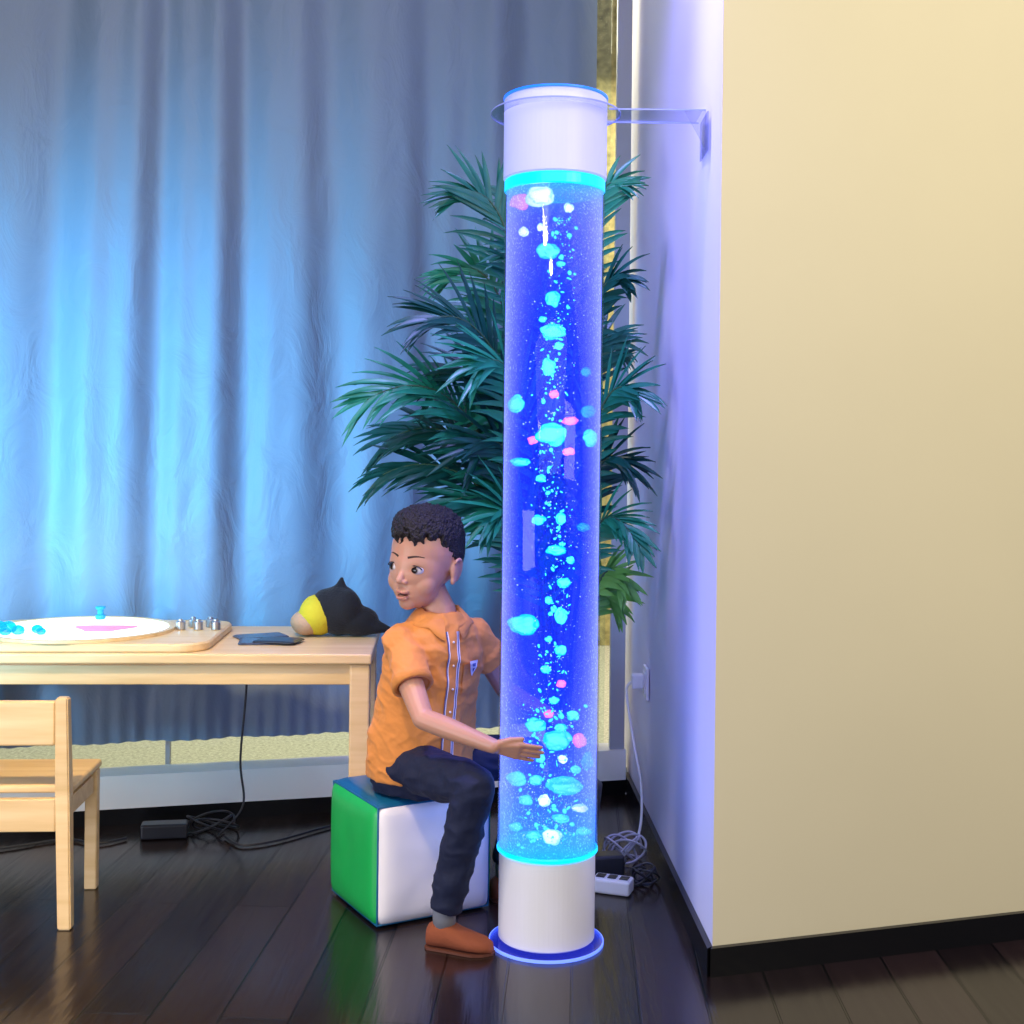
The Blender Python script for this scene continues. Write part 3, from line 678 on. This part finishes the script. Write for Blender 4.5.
strip('trim_stripe',-.0150,-.0125,.325,.632,m_navy,.0026,par=sh); strip('trim_stripe',-.0123,-.0100,.325,.632,m_wt,.0026,par=sh)
strip('trim_stripe',.0080,.0103,.325,.632,m_wt,.0026,par=sh); strip('trim_stripe',.0105,.0128,.325,.632,m_navy,.0026,par=sh); strip('trim_stripe',.0130,.0150,.325,.632,m_wt,.0026,par=sh)
for z in (.61,.56,.51,.46,.41,.36):
    bm=bmesh.new(); ellip(bm,shirt_pt(0,z,.0030),(.0026,.0026,.0026),None,12,8); obj_from_bm('button',bm,m_wt,parent=sh)
strip('pocket',.026,.074,.495,.560,m_sh,.003,14,12,par=sh); strip('pocket_flap',.025,.075,.550,.562,mat('pocket_edge',(.58,.20,.04),.7),.0040,4,12,par=sh)
def patch(name,w0,w1,h0,h1,m,off,cs,cz,taper):
    bm=bmesh.new(); g=[]; n=10
    for j in range(n+1):
        t=j/n; z=cz+h0+(h1-h0)*t; hw=(w1-w0)/2*(taper+(1-taper)*t)*(1 if 0<j<n else .85); mid=cs+(w0+w1)/2
        g.append([bm.verts.new(shirt_pt(mid-hw+2*hw*i/n,z,off)) for i in range(n+1)])
    for j in range(n):
        for i in range(n): bm.faces.new((g[j][i],g[j][i+1],g[j+1][i+1],g[j+1][i]))
    obj_from_bm(name,bm,m,parent=sh,recalc=False)
patch('badge',-.015,.015,-.020,.014,m_wt,.0062,.052,.553,.06)
patch('badge_mark',-.0075,.0075,.002,.0085,m_navy,.0075,.052,.553,.5); patch('badge_mark',-.003,.003,-.010,-.002,m_navy,.0075,.052,.553,.3)
bm=bmesh.new(); NC=44; vsr=[]
for t in range(NC+1):
    a=math.radians(90+15)+math.radians(330)*t/NC
    ca,sa=math.cos(a),math.sin(a)
    dirv=u*ca+n_*sa
    front=max(0,math.cos(a-math.radians(90)))
    tipk=max(0,min(1,(front-.70)/.26))
    base=NB+Vector((0,-.001,0))
    zb=.662-.014*front; zt=zb+.017-.009*front
    def P_(r,z,rn=None):
        p=base+dirv*r; p.z=z; return p
    p0=P_(.043,zb-.004); p1=P_(.042,zt); p2=P_(.046,zt+.001)
    r3=math.hypot(.074*ca,(.058+.014*tipk)*sa); z3=.645-.004*front-.026*tipk
    vsr.append([bm.verts.new(p) for p in (p0,p1,p2,P_((r3+.047)/2+.002,(zt+z3)/2+.002),P_(r3+.003,z3+.001),P_(r3+.001,z3-.002))])
for a_,b_ in zip(vsr,vsr[1:]):
    for i in range(5): bm.faces.new((a_[i],b_[i],b_[i+1],a_[i+1]))
obj_from_bm('collar',bm,m_sh,parent=sh)
for p,q in ((SR,ER),):
    bm=bmesh.new(); c=p.lerp(q,.56); d=(q-p).normalized(); x,y=frame(d); rr=[]
    for off,ra in ((-.012,.0435),(.005,.0445),(.005,.035),(-.004,.033)):
        rr.append([c+d*off+x*ra*math.cos(t*math.pi/16)+y*ra*math.sin(t*math.pi/16) for t in range(32)])
    loft(bm,rr,cap=False); obj_from_bm('sleeve_cuff',bm,m_sh,parent=sh)
# trousers
m_jn=mat('dark_jeans',(.004,.009,.040),.8,var=.3,vscale=40,bump=.3,bscale=40)
bm=bmesh.new()
loft(bm,[esec(Vector(c),w,d) for c,w,d in [((-.19,2.778,.268),.112,.096),((-.188,2.775,.30),.121,.102),((-.19,2.77,.36),.108,.09)]])
for a,k,c in ((HR,KR,AR),(HL,KL,AL)):
    chain(bm,[a,a.lerp(k,.5),k],[.055,.051,.044]); chain(bm,[k,k.lerp(c,.4)],[.043,.041]); capsule(bm,k.lerp(c,.4),k.lerp(c,.95),.041,.034,flat=True)
bm=remeshed(bm,.0035,3)
for v in bm.verts:
    c=v.co; v.co+=v.normal*(.004*noise.noise(Vector((c.x*25,c.y*25,c.z*35)))+.008*(.2-abs(noise.noise(Vector((c.x*18,c.y*18+c.z*9,c.z*30))))))
    if v.co.z<.274 and v.co.z>.2:
        rel=Vector((v.co.x,v.co.y))-c0; a_=rel.dot(uu); b_=rel.dot(vv)
        if -.0<a_<CS and b_>.01: v.co.z=.2745
obj_from_bm('trousers',bm,m_jn,parent=body)['label']='dark blue jeans'
m_sk=mat('grey_sock',(.22,.23,.26),.9); m_shoe=mat('brown_shoe',(.26,.065,.025),.85,bump=.15,bscale=80); m_sole=mat('shoe_sole',(.12,.035,.02),.7)
for a_,d in ((AR,Vector((.93,-.30,0))),(AL,Vector((.86,.35,0)))):
    d.normalize(); sd=d.cross(Z)
    bm=bmesh.new(); capsule(bm,a_+Z*.03,a_-Z*.03,.025,.023,16,flat=True); obj_from_bm('sock',bm,m_sk,parent=body)
    o_=Vector((a_.x,a_.y,0))
    bm=bmesh.new()
    def sec(t,w,h,z0=.003): return [o_+d*t+sd*w*math.cos(k*math.pi/10)+Z*(z0+h*.5+h*.5*math.copysign(abs(math.sin(k*math.pi/10))**.8,math.sin(k*math.pi/10))) for k in range(20)]
    loft(bm,[sec(-.036,.012,.03),sec(-.032,.022,.044),sec(-.018,.027,.052),(sec(.01,.028,.054)),sec(.035,.030,.042),sec(.06,.032,.034),sec(.084,.029,.028),sec(.100,.019,.020),sec(.106,.008,.010)])
    obj_from_bm('shoe',bm,m_shoe,parent=body)
    bm=bmesh.new(); fp=[(-.037,.014),(-.028,.026),(.01,.028),(.045,.032),(.07,.033),(.092,.025),(.108,.009)]
    out=[(t,w_) for t,w_ in fp]+[(t,-w_) for t,w_ in fp[::-1]]
    loft(bm,[[o_+d*t+sd*w_+Z*z for t,w_ in out] for z in (.0005,.005)]); obj_from_bm('shoe_sole',bm,m_sole,smooth=False,parent=body)

# ------------------------------------------------------------ outlet, plug, cords
m_wp=mat('white_device',(.9,.9,.92),.35)
def wallx(y): return A.x+(y-A.y)*(B.x-A.x)/(B.y-A.y)
so=empty('wall_socket',(wallx(3.4),3.4,.40)); top(so,'white wall socket on the violet-lit wall','wall socket')
part('plate',(-.005,0,0),(.008,.085,.085),m_wp,so,.002)
part('insert',(-.0105,0,0),(.003,.055,.055),m_wp,so,.001)
pg=empty('power_plug',(wallx(3.34),3.385,.405)); top(pg,'white plug with a cord running down the wall','plug')
part('plug_body',(-.031,0,0),(.034,.034,.04),m_wp,pg,.006)
bm=bmesh.new(); tube_mesh(bm,[(-.045,-.0,.0),(-.06,-.0,-.03),(-.045,-.05,-.15),(-.03,-.12,-.26),(-.04,-.17,-.36),(-.08,-.19,-.397)],.0035)
obj_from_bm('cord',bm,m_wp,parent=pg)
ps=empty('power_strip',(.245,2.90,0),math.radians(-20)); top(ps,'white power strip on the floor beside the tube','power strip')
part('housing',(0,0,.018),(.09,.05,.034),m_wp,ps,.006)
for i in (-1,0,1): part('outlet',(.028*i,0,.0362),(.02,.024,.002),m_dk,ps,.0005)
ad=empty('power_adapter',(.235,3.0,0),math.radians(12)); top(ad,'black power adapter on the floor','power adapter')
part('housing',(0,0,.030),(.085,.05,.058),m_dk,ad,.007)
bm=bmesh.new(); tube_mesh(bm,[(.04,0,.02),(.06,.03,.03),(.05,.06,.01)],.003); obj_from_bm('cord',bm,m_dk,parent=ad)
m_gc=mat('grey_cable',(.45,.46,.52),.5)
def coil(name,c,r,turns,m,lab,rr=.003,fl=.6,zh=.022):
    bm=bmesh.new(); pts=[]
    for i in range(int(turns*10)):
        a=i*.628; q=r*(1+.25*math.sin(i*.37)); pts.append((c[0]+q*math.cos(a),c[1]+q*fl*math.sin(a)+.01*math.sin(i*.9),c[2]+.004+zh*(.5+.5*math.sin(i*.8))))
    tube_mesh(bm,pts,rr,6); o=obj_from_bm(name,bm,m); top(o,lab,'cable')
coil('cable',(.29,3.12,0),.045,5,m_gc,'coil of grey cable on the floor by the wall',.003,.6,.06)
coil('cable',(.325,2.96,0),.028,4,m_dk,'coil of black cable on the floor by the wall',.003,.7,.035)
coil('cable',(-.79,3.33,0),.06,3,m_dk,'loops of black cable on the floor under the table',.003,.5,.04)
for pts,lab in (([(-.72,3.36,.45),(-.70,3.33,.40),(-.71,3.31,.2),(-.70,3.30,.08),(-.76,3.28,.006)],'black cable hanging from the table'),
  ([(-.74,3.27,.006),(-.68,3.20,.006),(-.6,3.24,.006),(-.52,3.33,.006),(-.44,3.42,.006)],'black cable trailing along the floor'),
  ([(-.99,3.25,.006),(-1.05,3.20,.006),(-1.15,3.23,.006),(-1.3,3.14,.006),(-1.5,3.1,.006)],'black cable along the skirting')):
    bm=bmesh.new(); tube_mesh(bm,pts,.0032,6); o=obj_from_bm('cable',bm,m_dk); top(o,lab,'cable')
bx=empty('power_adapter',(-.90,3.28,0),math.radians(10)); top(bx,'black power adapter on the floor below the sill','power adapter')
part('housing',(0,0,.020),(.12,.05,.038),m_dk,bx,.006)

# ------------------------------------------------------------ lights
def area(name,loc,tgt,size,col,pw,sy=None):
    l=bpy.data.lights.new(name,'AREA'); l.size=size; l.color=col; l.energy=pw
    if sy: l.shape='RECTANGLE'; l.size_y=sy
    o=bpy.data.objects.new(name,l); COL.objects.link(o); o.location=loc; o.rotation_euler=(Vector(tgt)-Vector(loc)).to_track_quat('-Z','Y').to_euler(); return o
def spot(name,loc,tgt,ang,col,pw,blend=1,rad=.1):
    l=bpy.data.lights.new(name,'SPOT'); l.spot_size=math.radians(ang); l.spot_blend=blend; l.color=col; l.energy=pw; l.shadow_soft_size=rad
    o=bpy.data.objects.new(name,l); COL.objects.link(o); o.location=loc; o.rotation_euler=(Vector(tgt)-Vector(loc)).to_track_quat('-Z','Y').to_euler(); return o
area('overhead_fill',(-.2,.3,2.9),(-.1,2.6,.4),3.0,(1,.95,.95),42)  # broad unseen area light added overhead as general fill
area('warm_lamp',(2.0,.5,2.3),(1.5,2.8,1.4),1.5,(1,.88,.56),38)
area('tube_reflection_fill',(-1.58,1.33,.50),(.04,2.5,.6),1.1,(.85,.87,1),22,sy=.85)  # added off-frame panel: makes the tube's pale reflection and fills the child
spot('cyan_spot',(-1.85,1.9,.95),(-1.26,3.3,1.05),68,(.08,.58,1),300,rad=.15)
spot('blue_spot',(-1.2,1.6,2.3),(-.78,3.45,.90),46,(.10,.42,1),110,rad=.15)
spot('violet_spot',(-.15,2.55,2.75),(.38,3.0,.9),80,(.34,.31,1),90,rad=.08)  # added off-frame spot, boosts the tube's violet light on the side wall
spot('violet_low_spot',(-.02,2.30,2.75),(.39,2.75,.2),60,(.34,.32,1),160,rad=.05)  # second added spot, carries the violet down the lower side wall
spot('face_spot',(-.9,1.1,2.0),(-.18,2.7,.70),26,(.52,.44,1),34,rad=.15)  # added violet fill aimed at the child's head
spot('floor_spot',(-.9,1.5,2.7),(-.95,2.85,0),46,(1,.72,.33),300,rad=.1)  # added warm spot standing in for window reflections on the left floor
area('outside_lamp',(-.4,5.2,3.2),(-.4,4.6,0),2.0,(1,.91,.66),130)
wd=bpy.data.worlds.new('world'); scn.world=wd; wd.use_nodes=True
wd.node_tree.nodes['Background'].inputs[0].default_value=(.46,.48,.68,1); wd.node_tree.nodes['Background'].inputs[1].default_value=.34

# ------------------------------------------------------------ camera
cd=bpy.data.cameras.new('camera'); cam=bpy.data.objects.new('camera',cd); COL.objects.link(cam)
cd.sensor_width=36; cd.lens=1250/1024*36; cd.shift_y=-52/1024
cam.matrix_world=Matrix.Translation((0,0,1.0)) @ Matrix.Rotation(math.radians(90),4,'X') @ Matrix.Rotation(.0115,4,'Z')
scn.camera=cam
